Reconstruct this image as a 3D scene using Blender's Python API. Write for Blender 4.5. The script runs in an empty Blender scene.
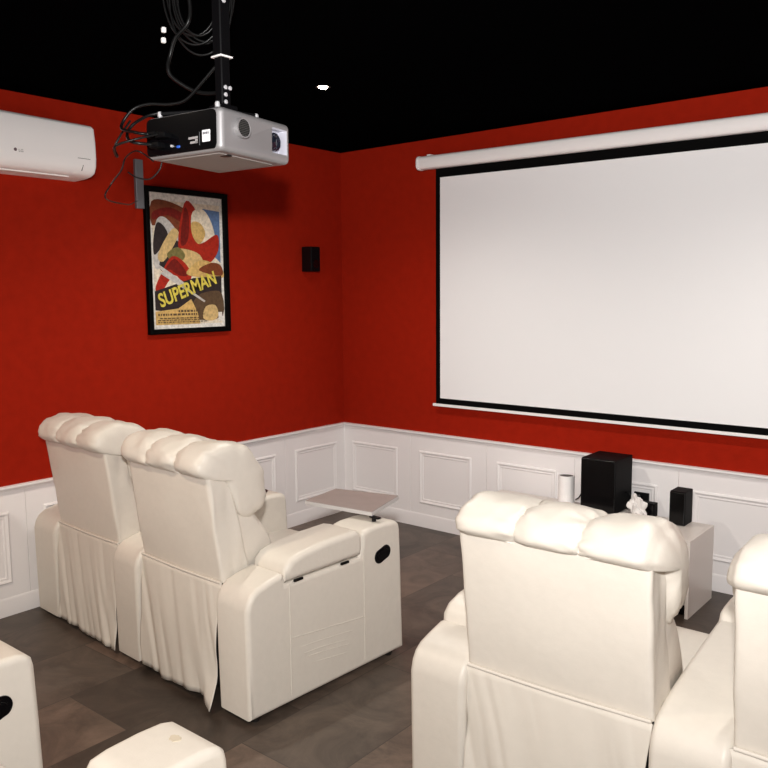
import bpy, bmesh, math, random
from mathutils import Vector, Matrix, noise

random.seed(7)
SC = bpy.context.scene
COL = SC.collection
PI = math.pi
CEIL = 2.588
RAIL = 0.66
ROOM_X, ROOM_Y = 5.4, 8.0

# ------------------------------------------------------------------ materials
def srgb(r, g, b):
    def f(c):
        c /= 255.0
        return c / 12.92 if c <= 0.04045 else ((c + 0.055) / 1.055) ** 2.4
    return (f(r), f(g), f(b), 1.0)

def mat(name, col, rough=0.5, metal=0.0, bump=0.0, scale=40.0, var=0.0, spec=0.5, coat=0.0, bump2=None):
    m = bpy.data.materials.new(name)
    m.use_nodes = True
    nt = m.node_tree
    b = nt.nodes['Principled BSDF']
    b.inputs['Base Color'].default_value = col
    b.inputs['Roughness'].default_value = rough
    b.inputs['Metallic'].default_value = metal
    b.inputs['Specular IOR Level'].default_value = spec
    b.inputs['Coat Weight'].default_value = coat
    tc = nt.nodes.new('ShaderNodeTexCoord')
    if var > 0:
        n = nt.nodes.new('ShaderNodeTexNoise')
        n.inputs['Scale'].default_value = scale * 0.15
        n.inputs['Detail'].default_value = 4
        nt.links.new(tc.outputs['Object'], n.inputs['Vector'])
        r = nt.nodes.new('ShaderNodeValToRGB')
        r.color_ramp.elements[0].position = 0.3
        r.color_ramp.elements[1].position = 0.7
        c0 = tuple(c * (1 - var) for c in col[:3]) + (1,)
        c1 = tuple(min(1, c * (1 + var)) for c in col[:3]) + (1,)
        r.color_ramp.elements[0].color = c0
        r.color_ramp.elements[1].color = c1
        nt.links.new(n.outputs['Fac'], r.inputs['Fac'])
        nt.links.new(r.outputs['Color'], b.inputs['Base Color'])
    last = None
    for (st, sc_, dist) in ([(bump, scale, 0.002)] if bump > 0 else []) + ([bump2] if bump2 else []):
        n2 = nt.nodes.new('ShaderNodeTexNoise')
        n2.inputs['Scale'].default_value = sc_
        n2.inputs['Detail'].default_value = 5
        nt.links.new(tc.outputs['Object'], n2.inputs['Vector'])
        bm = nt.nodes.new('ShaderNodeBump')
        bm.inputs['Strength'].default_value = st
        bm.inputs['Distance'].default_value = dist
        nt.links.new(n2.outputs['Fac'], bm.inputs['Height'])
        if last:
            nt.links.new(last.outputs['Normal'], bm.inputs['Normal'])
        last = bm
    if last:
        nt.links.new(last.outputs['Normal'], b.inputs['Normal'])
    return m

def emis(name, col, strength):
    m = bpy.data.materials.new(name)
    m.use_nodes = True
    b = m.node_tree.nodes['Principled BSDF']
    b.inputs['Base Color'].default_value = col
    b.inputs['Emission Color'].default_value = col
    b.inputs['Emission Strength'].default_value = strength
    return m

M = {}
M['red'] = mat('red_wall_paint', (0.31, 0.0125, 0.003, 1), 0.85, bump=0.35, scale=120, var=0.07, spec=0.08)
M['ceil'] = mat('black_ceiling_paint', (0.0012, 0.0012, 0.0014, 1), 0.95, spec=0.0)
M['wains'] = mat('white_wainscot_paint', srgb(240, 236, 235), 0.5, spec=0.3)
M['leather'] = mat('cream_leather', srgb(212, 205, 194), 0.42, bump=0.12, scale=260, var=0.015, spec=0.35,
                   bump2=(0.35, 14, 0.006))
M['cloth'] = mat('cream_leather_skirt', srgb(210, 203, 192), 0.5, bump=0.1, scale=200, var=0.015, spec=0.3)
M['black'] = mat('black_plastic', (0.003, 0.003, 0.0035, 1), 0.35, spec=0.25)
M['matte_black'] = mat('matte_black', (0.002, 0.002, 0.0025, 1), 0.6, spec=0.1)
M['gloss_black'] = mat('gloss_black', (0.002, 0.002, 0.0025, 1), 0.16, spec=0.3)
M['border'] = mat('black_screen_border', (0.003, 0.003, 0.003, 1), 0.9, spec=0.05)
M['screen'] = mat('matte_screen_fabric', srgb(240, 240, 240), 0.9, spec=0.1)
M['white'] = mat('white_plastic', srgb(246, 243, 241), 0.4)
M['silver'] = mat('silver_plastic', srgb(142, 140, 141), 0.42, metal=0.3, var=0.04, scale=60)
M['grey_under'] = mat('grey_plastic', srgb(140, 134, 130), 0.55)
M['chrome'] = mat('chrome', (0.8, 0.8, 0.8, 1), 0.2, metal=1.0)
M['steel'] = mat('dull_steel', srgb(120, 122, 126), 0.45, metal=0.5)
M['recess'] = mat('recess_grey', srgb(168, 168, 178), 0.5)
M['lens'] = mat('dark_glass_lens', (0.01, 0.012, 0.02, 1), 0.05, coat=0.6)
M['grill'] = mat('dark_grille', (0.05, 0.05, 0.047, 1), 0.5)
M['cable'] = mat('black_cable', (0.005, 0.005, 0.005, 1), 0.35, spec=0.2)
M['zinc'] = mat('zinc_screw', srgb(215, 215, 218), 0.3, metal=0.4)
M['tray'] = mat('taupe_laminate', srgb(158, 150, 146), 0.3, var=0.04, scale=120)
M['trayedge'] = mat('silver_edge', srgb(205, 203, 202), 0.35, metal=0.2)
M['cab'] = mat('pale_laminate', srgb(222, 214, 206), 0.3)
M['blue'] = mat('blue_port', srgb(40, 90, 190), 0.4)
M['sticker'] = mat('white_sticker', srgb(225, 225, 228), 0.5)
M['ink'] = mat('dark_ink', srgb(60, 60, 70), 0.6)
M['frame'] = mat('black_frame', (0.0015, 0.0015, 0.0015, 1), 0.5, spec=0.05)
M['foot'] = mat('dark_foot', (0.01, 0.008, 0.007, 1), 0.5)
M['tissue'] = mat('white_crumpled_plastic', srgb(232, 228, 224), 0.4)
M['darkgrey'] = mat('dark_grey', srgb(70, 66, 64), 0.5)
M['mark'] = mat('worn_leather_mark', srgb(196, 184, 164), 0.7)
M['lamp'] = emis('lamp_glow', (1.0, 0.86, 0.7, 1), 30.0)
for k, c in dict(cream=(226, 214, 192), art_red=(165, 40, 24), art_brown=(120, 62, 36), art_dark=(48, 40, 40),
                 art_grey=(190, 186, 180), art_blue=(92, 118, 158), art_sand=(205, 170, 104), art_yellow=(214, 198, 84),
                 art_tan=(206, 176, 120), art_deepred=(112, 26, 18), art_ink=(92, 72, 52), art_white=(226, 222, 214),
                 art_olive=(120, 112, 66)).items():
    M[k] = mat('print_' + k, srgb(*c), 0.55, var=0.22, scale=420, spec=0.2)

def floor_mat():
    m = bpy.data.materials.new('dark_stone_look_tiles')
    m.use_nodes = True
    nt = m.node_tree; N = nt.nodes; L = nt.links
    b = N['Principled BSDF']
    tc = N.new('ShaderNodeTexCoord')
    sx = N.new('ShaderNodeSeparateXYZ'); L.new(tc.outputs['Object'], sx.inputs[0])
    def math_(op, a, c=None, cv=None):
        n = N.new('ShaderNodeMath'); n.operation = op
        if isinstance(a, (int, float)): n.inputs[0].default_value = a
        else: L.new(a, n.inputs[0])
        if c is not None: L.new(c, n.inputs[1])
        if cv is not None: n.inputs[1].default_value = cv
        return n.outputs[0]
    u = math_('DIVIDE', math_('SUBTRACT', sx.outputs[0], cv=0.22), cv=0.4)
    row = math_('FLOOR', u)
    fu = math_('FRACT', u)
    off = math_('MULTIPLY', math_('FRACT', math_('MULTIPLY', row, cv=0.37)), cv=1.0)
    v = math_('ADD', math_('DIVIDE', math_('ADD', sx.outputs[1], cv=2.78), cv=0.8), math_('SUBTRACT', off, cv=0.74))
    colm = math_('FLOOR', v)
    fv = math_('FRACT', v)
    cmb = N.new('ShaderNodeCombineXYZ'); L.new(row, cmb.inputs[0]); L.new(colm, cmb.inputs[1])
    wn = N.new('ShaderNodeTexWhiteNoise'); wn.noise_dimensions = '2D'; L.new(cmb.outputs[0], wn.inputs['Vector'])
    ramp = N.new('ShaderNodeValToRGB')
    e = ramp.color_ramp.elements
    e[0].position = 0.0; e[0].color = srgb(60, 50, 43)
    e[1].position = 1.0; e[1].color = srgb(98, 82, 71)
    e2 = ramp.color_ramp.elements.new(0.5); e2.color = srgb(75, 65, 57)
    L.new(wn.outputs['Value'], ramp.inputs['Fac'])
    # mottling, offset per tile
    mp = N.new('ShaderNodeVectorMath'); mp.operation = 'ADD'
    L.new(tc.outputs['Object'], mp.inputs[0])
    wv = N.new('ShaderNodeVectorMath'); wv.operation = 'SCALE'; wv.inputs['Scale'].default_value = 20
    L.new(wn.outputs['Color'], wv.inputs[0]); L.new(wv.outputs[0], mp.inputs[1])
    n1 = N.new('ShaderNodeTexNoise'); n1.inputs['Scale'].default_value = 3.4; n1.inputs['Detail'].default_value = 12
    n1.inputs['Roughness'].default_value = 0.72
    n1.inputs['Distortion'].default_value = 1.1
    L.new(mp.outputs[0], n1.inputs['Vector'])
    r1 = N.new('ShaderNodeMapRange'); r1.inputs[1].default_value = 0.30; r1.inputs[2].default_value = 0.70
    r1.inputs[3].default_value = 0.45; r1.inputs[4].default_value = 1.65
    L.new(n1.outputs['Fac'], r1.inputs[0])
    mx = N.new('ShaderNodeVectorMath'); mx.operation = 'SCALE'
    L.new(ramp.outputs['Color'], mx.inputs[0]); L.new(r1.outputs[0], mx.inputs['Scale'])
    # thin joints
    ju = math_('LESS_THAN', math_('MINIMUM', fu, math_('SUBTRACT', 1.0, fu)), cv=0.005)
    jv = math_('LESS_THAN', math_('MINIMUM', fv, math_('SUBTRACT', 1.0, fv)), cv=0.0025)
    j = math_('MAXIMUM', ju, jv)
    mix = N.new('ShaderNodeMix'); mix.data_type = 'RGBA'
    L.new(j, mix.inputs['Factor']); L.new(mx.outputs[0], mix.inputs['A'])
    mix.inputs['B'].default_value = srgb(58, 50, 44)
    L.new(mix.outputs['Result'], b.inputs['Base Color'])
    b.inputs['Roughness'].default_value = 0.42
    b.inputs['Specular IOR Level'].default_value = 0.4
    bm = N.new('ShaderNodeBump'); bm.inputs['Strength'].default_value = 0.15; bm.inputs['Distance'].default_value = 0.002
    L.new(n1.outputs['Fac'], bm.inputs['Height']); L.new(bm.outputs['Normal'], b.inputs['Normal'])
    return m
M['floor'] = floor_mat()

# ------------------------------------------------------------------ mesh tools
class MB:
    """collects shapes; build() links them as ONE mesh object"""
    def __init__(s): s.v = []; s.f = []; s.m = []; s.cur = 0
    def add(s, verts, faces):
        o = len(s.v)
        s.v += [tuple(p) for p in verts]
        s.f += [tuple(i + o for i in f) for f in faces]
        s.m += [s.cur] * len(faces)
        return s
    def box(s, x0, x1, y0, y1, z0, z1, r=0.0, seg=2, mx=None):
        bm = bmesh.new()
        bmesh.ops.create_cube(bm, size=1.0)
        for v in bm.verts:
            v.co = Vector((x0 + (v.co.x + .5) * (x1 - x0), y0 + (v.co.y + .5) * (y1 - y0), z0 + (v.co.z + .5) * (z1 - z0)))
        if r > 0:
            bmesh.ops.bevel(bm, geom=bm.edges[:], offset=r, segments=seg, profile=0.5, affect='EDGES', clamp_overlap=True)
        if mx is not None: bm.transform(mx)
        s.from_bm(bm); return s
    def hexa(s, pts, r=0.0, seg=2):
        # pts: 8 corners, bottom ring then top ring
        bm = bmesh.new()
        vs = [bm.verts.new(p) for p in pts]
        for f in ((3, 2, 1, 0), (4, 5, 6, 7), (0, 1, 5, 4), (1, 2, 6, 5), (2, 3, 7, 6), (3, 0, 4, 7)):
            bm.faces.new([vs[i] for i in f])
        bmesh.ops.recalc_face_normals(bm, faces=bm.faces[:])
        if r > 0:
            bmesh.ops.bevel(bm, geom=bm.edges[:], offset=r, segments=seg, profile=0.5, affect='EDGES', clamp_overlap=True)
        s.from_bm(bm); return s
    def from_bm(s, bm):
        bm.verts.index_update()
        s.add([v.co[:] for v in bm.verts], [[v.index for v in f.verts] for f in bm.faces])
        bm.free()
    def prism(s, outline, x0, x1, r=0.015, seg=4, axis='x'):
        """outline (y,z) extruded along x with rounded rims"""
        n = len(outline)
        P = [Vector((a, b)) for a, b in outline]
        area = sum(P[i].x * P[(i + 1) % n].y - P[(i + 1) % n].x * P[i].y for i in range(n))
        if area < 0: P.reverse()
        def inset(d):
            out = []
            for i in range(n):
                a, b, c = P[i - 1], P[i], P[(i + 1) % n]
                t1 = (b - a).normalized(); t2 = (c - b).normalized()
                n1 = Vector((-t1.y, t1.x)); n2 = Vector((-t2.y, t2.x))
                mm = (n1 + n2)
                k = max(0.35, 1 + n1.dot(n2))
                out.append(b + mm * (d / k))
            return out
        rings = []
        steps = [(r * (1 - math.sin(t * PI / 2 / seg)), r * (1 - math.cos(t * PI / 2 / seg))) for t in range(seg + 1)]
        # steps: (inset, depth) from cap to side
        for ins, dep in steps: rings.append((x0 + dep, inset(ins)))
        for ins, dep in reversed(steps): rings.append((x1 - dep, inset(ins)))
        vs = []; fs = []
        for x, ring in rings:
            for q in ring:
                vs.append((x, q.x, q.y))
        for k in range(len(rings) - 1):
            for i in range(n):
                j = (i + 1) % n
                fs.append((k * n + i, (k + 1) * n + i, (k + 1) * n + j, k * n + j))
        fs.append(tuple(range(n)))
        fs.append(tuple(reversed(range((len(rings) - 1) * n, len(rings) * n))))
        s.add(vs, fs); return s
    def tube(s, pts, r, n=8, smooth=6):
        pts = spline([Vector(p) for p in pts], smooth) if smooth else [Vector(p) for p in pts]
        up = Vector((0, 0, 1)); vs = []; fs = []
        prev = None
        for i, p in enumerate(pts):
            t = (pts[min(i + 1, len(pts) - 1)] - pts[max(i - 1, 0)]).normalized()
            if prev is None:
                a = t.orthogonal().normalized()
            else:
                a = (prev - t * prev.dot(t))
                a = a.normalized() if a.length > 1e-6 else t.orthogonal().normalized()
            prev = a; b = t.cross(a)
            for k in range(n):
                an = 2 * PI * k / n
                vs.append(p + (a * math.cos(an) + b * math.sin(an)) * r)
        for i in range(len(pts) - 1):
            for k in range(n):
                j = (k + 1) % n
                fs.append((i * n + k, i * n + j, (i + 1) * n + j, (i + 1) * n + k))
        fs.append(tuple(reversed(range(n)))); fs.append(tuple(range((len(pts) - 1) * n, len(pts) * n)))
        s.add(vs, fs); return s
    def lathe(s, prof, n=32, mx=None, cap=True):
        """prof list of (radius, z)"""
        vs = []; fs = []
        for r, z in prof:
            for k in range(n):
                a = 2 * PI * k / n
                vs.append(Vector((r * math.cos(a), r * math.sin(a), z)))
        for i in range(len(prof) - 1):
            for k in range(n):
                j = (k + 1) % n
                fs.append((i * n + k, i * n + j, (i + 1) * n + j, (i + 1) * n + k))
        if cap:
            fs.append(tuple(reversed(range(n)))); fs.append(tuple(range((len(prof) - 1) * n, len(prof) * n)))
        if mx is not None: vs = [mx @ v for v in vs]
        s.add(vs, fs); return s
    def build(s, name, mats, parent=None, smooth=True, angle=40, wn=True, sub=0, fix=True):
        me = bpy.data.meshes.new(name)
        me.from_pydata(s.v, [], s.f)
        for mm in (mats if isinstance(mats, (list, tuple)) else [mats]): me.materials.append(mm)
        for i, p in enumerate(me.polygons): p.material_index = s.m[i]
        if fix:
            bm = bmesh.new(); bm.from_mesh(me)
            bmesh.ops.recalc_face_normals(bm, faces=bm.faces[:])
            if smooth:
                th = math.radians(angle)
                for e in bm.edges:
                    if len(e.link_faces) == 2 and e.calc_face_angle(0) > th: e.smooth = False
            bm.to_mesh(me); bm.free()
        if smooth: me.shade_smooth() if hasattr(me, 'shade_smooth') else None
        if smooth:
            for p in me.polygons: p.use_smooth = True
        else:
            for p in me.polygons: p.use_smooth = False
        o = bpy.data.objects.new(name, me)
        COL.objects.link(o)
        if parent is not None: o.parent = parent
        if smooth and wn:
            w = o.modifiers.new('wn', 'WEIGHTED_NORMAL'); w.keep_sharp = True
        if sub:
            q = o.modifiers.new('sub', 'SUBSURF'); q.levels = sub; q.render_levels = sub
        return o

def spline(P, k):
    out = []
    n = len(P)
    for i in range(n - 1):
        p0 = P[max(i - 1, 0)]; p1 = P[i]; p2 = P[i + 1]; p3 = P[min(i + 2, n - 1)]
        for j in range(k):
            t = j / k
            out.append(0.5 * ((2 * p1) + (p2 - p0) * t + (2 * p0 - 5 * p1 + 4 * p2 - p3) * t * t + (3 * p1 - p0 - 3 * p2 + p3) * t ** 3))
    out.append(P[-1])
    return out

def closed_spline(P, k):
    out = []; n = len(P)
    for i in range(n):
        p0, p1, p2, p3 = P[i - 1], P[i], P[(i + 1) % n], P[(i + 2) % n]
        for j in range(k):
            t = j / k
            out.append(0.5 * ((2 * p1) + (p2 - p0) * t + (2 * p0 - 5 * p1 + 4 * p2 - p3) * t * t + (3 * p1 - p0 - 3 * p2 + p3) * t ** 3))
    return out

def empty(name, loc=(0, 0, 0), rz=0.0):
    o = bpy.data.objects.new(name, None)
    o.empty_display_size = 0.1
    o.location = loc; o.rotation_euler = (0, 0, rz)
    COL.objects.link(o)
    return o

def tag(o, label, cat, group=None):
    o['label'] = label; o['category'] = cat
    if group: o['group'] = group
    return o

def structure(o):
    o['kind'] = 'structure'
    return o

# ------------------------------------------------------------------ room shell
T = 0.1
structure(MB().box(-T, ROOM_X + T, -ROOM_Y - T, T, -0.08, 0.0).build('floor', M['floor'], smooth=False))
structure(MB().box(-T, ROOM_X + T, -ROOM_Y - T, T, CEIL, CEIL + 0.08).build('ceiling', M['ceil'], smooth=False))
structure(MB().box(-T, 0, -ROOM_Y, 0, 0, CEIL).build('wall_left', M['red'], smooth=False))
structure(MB().box(-T, ROOM_X + T, 0, T, 0, CEIL).build('wall_front', M['red'], smooth=False))
structure(MB().box(ROOM_X, ROOM_X + T, -ROOM_Y, 0, 0, CEIL).build('wall_right', M['red'], smooth=False))
structure(MB().box(-T, ROOM_X + T, -ROOM_Y - T, -ROOM_Y, 0, CEIL).build('wall_back', M['red'], smooth=False))

def wainscot(name_board, name_rail, name_base, tf, length, pitch, first, centre_off):
    """boards with a raised picture-frame moulding each, then a rail cap and a skirting board"""
    TH = 0.006
    w = MB()
    def boxt(s0, s1, d0, d1, z0, z1, r=0.0):
        b = MB().box(s0, s1, d0, d1, z0, z1, r, 1)
        w.add([tf(*p) for p in b.v], b.f)
    s = 0.0; k = 0
    seam = first
    while s < length - 0.01:
        e = min(seam, length)
        boxt(s + 0.0008, e - 0.0008, 0.0, TH, 0.0, 0.645, 0.0012)
        c = seam - pitch + centre_off if k else first - pitch + centre_off
        a0, a1, z0, z1 = c - 0.211, c + 0.211, 0.165, 0.532
        if a1 < length:
            prof = [(0.0, 0.0), (0.003, 0.006), (0.010, 0.010), (0.018, 0.006), (0.021, 0.003), (0.026, 0.0045), (0.031, 0.0045), (0.036, 0.0)]
            vs = []; fs = []
            for o_, h in prof:
                for (q, z) in ((a0 + o_, z0 + o_), (a1 - o_, z0 + o_), (a1 - o_, z1 - o_), (a0 + o_, z1 - o_)):
                    vs.append(tf(q, TH + h, z))
            for i in range(len(prof) - 1):
                for j in range(4):
                    jn = (j + 1) % 4
                    fs.append((i * 4 + j, i * 4 + jn, (i + 1) * 4 + jn, (i + 1) * 4 + j))
            w.add(vs, fs)
        s = e; seam += pitch; k += 1
    structure(w.build(name_board, M['wains'], angle=25, wn=False))
    r = MB()
    prof = [(0, 0.628), (0.010, 0.630), (0.010, 0.637), (0.014, 0.641), (0.017, 0.646), (0.027, 0.649), (0.029, 0.654), (0.027, 0.660), (0.0, 0.661)]
    vs = []; n = len(prof)
    for q in (0.0, length):
        for d, z in prof: vs.append(tf(q, d, z))
    fs = [(i, (i + 1) % n, n + (i + 1) % n, n + i) for i in range(n)] + [tuple(range(n)), tuple(reversed(range(n, 2 * n)))]
    r.add(vs, fs)
    structure(r.build(name_rail, M['wains'], angle=50, wn=False))
    r = MB()
    prof = [(0, 0.0), (0.011, 0.0), (0.011, 0.082), (0.009, 0.090), (0.007, 0.094), (0, 0.094)]
    vs = []; n = len(prof)
    for q in (0.0, length):
        for d, z in prof: vs.append(tf(q, d, z))
    fs = [(i, (i + 1) % n, n + (i + 1) % n, n + i) for i in range(n)] + [tuple(range(n)), tuple(reversed(range(n, 2 * n)))]
    r.add(vs, fs)
    structure(r.build(name_base, M['wains'], angle=50, wn=False))

wainscot('trim_1', 'trim_2', 'baseboard_left', lambda s, d, z: (d, -s, z), ROOM_Y, 0.603, 0.606, 0.300)
wainscot('trim_3', 'trim_4', 'baseboard_front', lambda s, d, z: (s, -d, z), ROOM_X, 0.6133, 0.618, 0.288)
wainscot('trim_5', 'trim_6', 'baseboard_right', lambda s, d, z: (ROOM_X - d, -s, z), ROOM_Y, 0.603, 0.606, 0.300)
wainscot('trim_7', 'trim_8', 'baseboard_back', lambda s, d, z: (s, -ROOM_Y + d, z), ROOM_X, 0.6133, 0.618, 0.300)

# ------------------------------------------------------------------ loveseats
W = 1.695
ARMS = [(0.0, 0.197), (0.745, 0.942), (1.498, 1.695)]
SEATS = [(0.190, 0.748), (0.940, 1.500)]

def arm_outline(lid):
    rear = [(0.0, 0.022), (-0.004, 0.25), (-0.006, 0.44), (0.004, 0.475), (0.022, 0.502), (0.05, 0.520), (0.10, 0.534), (0.165, 0.548)]
    if lid:
        mid = [(0.178, 0.540), (0.186, 0.505), (0.590, 0.508), (0.600, 0.540), (0.606, 0.595)]
    else:
        mid = [(0.30, 0.562), (0.45, 0.576), (0.594, 0.588), (0.600, 0.584), (0.606, 0.590)]
    front = [(0.62, 0.610), (0.66, 0.617), (0.74, 0.619), (0.800, 0.616), (0.828, 0.608), (0.843, 0.594), (0.849, 0.570), (0.856, 0.40), (0.862, 0.18), (0.867, 0.022)]
    return rear + mid + front

def puff(mb, x0, x1, y0, y1, z0, z1, r, bulge, seed, nx=14, ny=18, nz=8, tilt=0.0, amp=0.004):
    """a soft cushion: superellipsoid-like box with noise"""
    bm = bmesh.new()
    bmesh.ops.create_cube(bm, size=2.0)
    bmesh.ops.subdivide_edges(bm, edges=bm.edges[:], cuts=9, use_grid_fill=True)
    hx, hy, hz = (x1 - x0) / 2, (y1 - y0) / 2, (z1 - z0) / 2
    c = Vector(((x0 + x1) / 2, (y0 + y1) / 2, (z0 + z1) / 2))
    for v in bm.verts:
        p = v.co
        q = []
        for k, h in ((0, hx), (1, hy), (2, hz)):
            a = math.copysign(1 - (1 - abs(p[k])) ** 1.6, p[k])
            q.append(a * h)
        q = Vector(q)
        inner = Vector((max(-hx + r, min(hx - r, q.x)), max(-hy + r, min(hy - r, q.y)), max(-hz + r, min(hz - r, q.z))))
        d = q - inner
        if d.length > 1e-9: q = inner + d.normalized() * min(d.length, r) if d.length > r else q
        bx = (1 - (q.x / hx) ** 2) * (1 - (q.y / hy) ** 2)
        q.z += math.copysign(bulge, q.z) * bx if abs(q.z) > hz * .5 else 0
        q += Vector((q.x, q.y, q.z)).normalized() * noise.noise(Vector((q.x * 9, q.y * 9, q.z * 9 + seed * 7.3))) * amp
        q.z += tilt * q.y
        v.co = q + c
    mb.from_bm(bm)
    return mb

def headrest(x0, x1, seed, dz=0.0, grow=1.0, rear=1.0, dome=1.0):
    prof = [(-0.030, 0.920), (-0.056, 0.950), (-0.040, 0.995), (0.028, 1.027), (0.115, 1.027), (0.198, 0.996), (0.248, 0.935),
            (0.276, 0.86), (0.276, 0.79), (0.243, 0.735), (0.185, 0.716), (0.130, 0.735), (0.095, 0.81), (0.07, 0.885), (0.015, 0.905)]
    c = Vector((0.105, 0.895))
    P = closed_spline([c + Vector(((a - c.x) * (grow if a > c.x else grow * rear), (b - c.y) * grow)) for a, b in prof], 4)
    n = len(P)
    nu = 96
    vs = []; fs = []
    Lx = x1 - x0
    for i in range(nu + 1):
        u = i / nu
        lob = min(2, int(u * 3)); t = u * 3 - lob
        a = abs(2 * t - 1)
        outer = (lob == 0 and t < .5) or (lob == 2 and t > .5)
        if outer:
            s = 0.80 + 0.20 * (1 - a ** 4.5) ** 0.5
        else:
            s = 0.855 + 0.145 * (1 - a ** 2.6) ** 0.75
        x = x0 + Lx * u
        if outer:   # bunch rows so that the end rounds off
            sg = -1 if lob == 0 else 1
            x += sg * 0.010 * (1 - (1 - a) ** 2) * 0
        for j, p in enumerate(P):
            d = p - c
            k = s
            # valleys stay shallow on the inside / underside of the roll
            wv = Vector((u * 7 + seed * 3.1, p.x * 16, p.y * 16))
            w1 = noise.noise(wv) * 0.008
            # puckers running out of the seams between lobes
            pk = max(0, a - 0.2) * 0.026 * noise.noise(Vector((u * 7 + seed, j * 0.55, seed * 2.0 + lob * 5)))
            if outer: pk *= 0.55
            q = c + d * k + d.normalized() * (w1 + pk)
            vs.append((x, q.x, q.y + dz * max(0.0, min(1.0, (q.y - 0.92) / 0.09))))
    for i in range(nu):
        for j in range(n):
            jn = (j + 1) % n
            fs.append((i * n + j, i * n + jn, (i + 1) * n + jn, (i + 1) * n + j))
    # domed ends
    for side, i0 in ((-1, 0), (1, nu)):
        ring = [Vector(v) for v in vs[i0 * n:(i0 + 1) * n]]
        cc = Vector((0, c.x, c.y))
        prev = list(range(i0 * n, (i0 + 1) * n))
        for k, (sc_, dx) in enumerate(((0.93, 0.009), (0.80, 0.018), (0.58, 0.027), (0.3, 0.032))):
            base = len(vs)
            for j, r_ in enumerate(ring):
                q = cc + (Vector((0, r_.y, r_.z)) - cc) * sc_
                vs.append((ring[0].x + side * dx * dome, q.y, q.z))
            for j in range(n):
                jn = (j + 1) % n
                fs.append((prev[j], prev[jn], base + jn, base + j))
            prev = list(range(base, base + n))
        vs.append((ring[0].x + side * 0.034 * dome, c.x, c.y))
        for j in range(n): fs.append((prev[j], prev[(j + 1) % n], len(vs) - 1))
    m = MB(); m.add(vs, fs)
    return m

def lumbar(x0, x1, seed):
    prof = [(0.04, 0.80), (0.13, 0.80), (0.20, 0.775), (0.26, 0.71), (0.315, 0.62), (0.345, 0.53), (0.345, 0.46), (0.30, 0.42), (0.14, 0.42), (0.06, 0.55), (0.03, 0.70)]
    P = closed_spline([Vector((a, b)) for a, b in prof], 4)
    n = len(P); c = Vector((0.16, 0.60)); nu = 36
    vs = []; fs = []
    for i in range(nu + 1):
        u = i / nu; a = abs(2 * u - 1)
        s = 0.72 + 0.28 * (1 - a ** 4) ** 0.5
        for j, p in enumerate(P):
            d = p - c
            q = c + d * s + d.normalized() * noise.noise(Vector((u * 6 + seed, p.x * 14, p.y * 9))) * 0.010
            vs.append((x0 + (x1 - x0) * u, q.x, q.y))
    for i in range(nu):
        for j in range(n):
            jn = (j + 1) % n
            fs.append((i * n + j, i * n + jn, (i + 1) * n + jn, (i + 1) * n + j))
    fs.append(tuple(range(n))); fs.append(tuple(reversed(range(nu * n, (nu + 1) * n))))
    m = MB(); m.add(vs, fs); return m

def back_shell(x0, x1, seed):
    """upper rear shell: lofted in z, slightly crumpled"""
    nz, nx, ny = 16, 22, 8
    m = MB()
    bm = bmesh.new()
    rows = []
    for k in range(nz + 1):
        t = k / nz
        z = 0.500 + t * (0.928 - 0.500)
        yb = 0.034 - 0.056 * t
        yf = 0.175 - 0.095 * t
        ring = []
        r = 0.014
        pts = []
        def arc(cx, cy, a0):
            for q in range(5):
                a = a0 + q * PI / 2 / 4
                pts.append((cx + r * math.cos(a), cy + r * math.sin(a)))
        for i in range(1, nx): pts.append((x0 + (x1 - x0) * i / nx, yb))
        arc(x1 - r, yb + r, -PI / 2)
        for i in range(1, ny): pts.append((x1, yb + (yf - yb) * i / ny))
        arc(x1 - r, yf - r, 0)
        for i in range(nx - 1, 0, -1): pts.append((x0 + (x1 - x0) * i / nx, yf))
        arc(x0 + r, yf - r, PI / 2)
        for i in range(ny - 1, 0, -1): pts.append((x0, yb + (yf - yb) * i / ny))
        arc(x0 + r, yb + r, PI)
        for (x, y) in pts:
            w = noise.noise(Vector((x * 5 + seed, y * 9, z * 5))) * 0.004
            # diagonal drag wrinkles toward the lower corners
            cx = abs((x - (x0 + x1) / 2) / ((x1 - x0) / 2))
            w2 = noise.noise(Vector((x * 34 + z * 20, z * 6, seed))) * 0.005 * max(0, cx - 0.55) * (1.2 - t)
            fx = (1 if x > (x0 + x1) / 2 else -1)
            onside = 1 if abs(abs(x - (x0 + x1) / 2) - (x1 - x0) / 2) < r else 0
            ws = noise.noise(Vector((y * 30, z * 7, seed + 5))) * 0.006 * onside
            ring.append(bm.verts.new((x + fx * ws, y - w - w2, z)))
        rows.append(ring)
    n = len(rows[0])
    for k in range(nz):
        for i in range(n):
            j = (i + 1) % n
            bm.faces.new((rows[k][i], rows[k][j], rows[k + 1][j], rows[k + 1][i]))
    bm.faces.new(rows[0]); bm.faces.new(rows[-1])
    m.from_bm(bm)
    # piped hem at the bottom of the shell
    m.tube([(x0 + 0.004, 0.028, 0.503), ((x0 + x1) / 2, 0.026, 0.500), (x1 - 0.004, 0.028, 0.503)], 0.0058, 8, 8)
    return m

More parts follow.
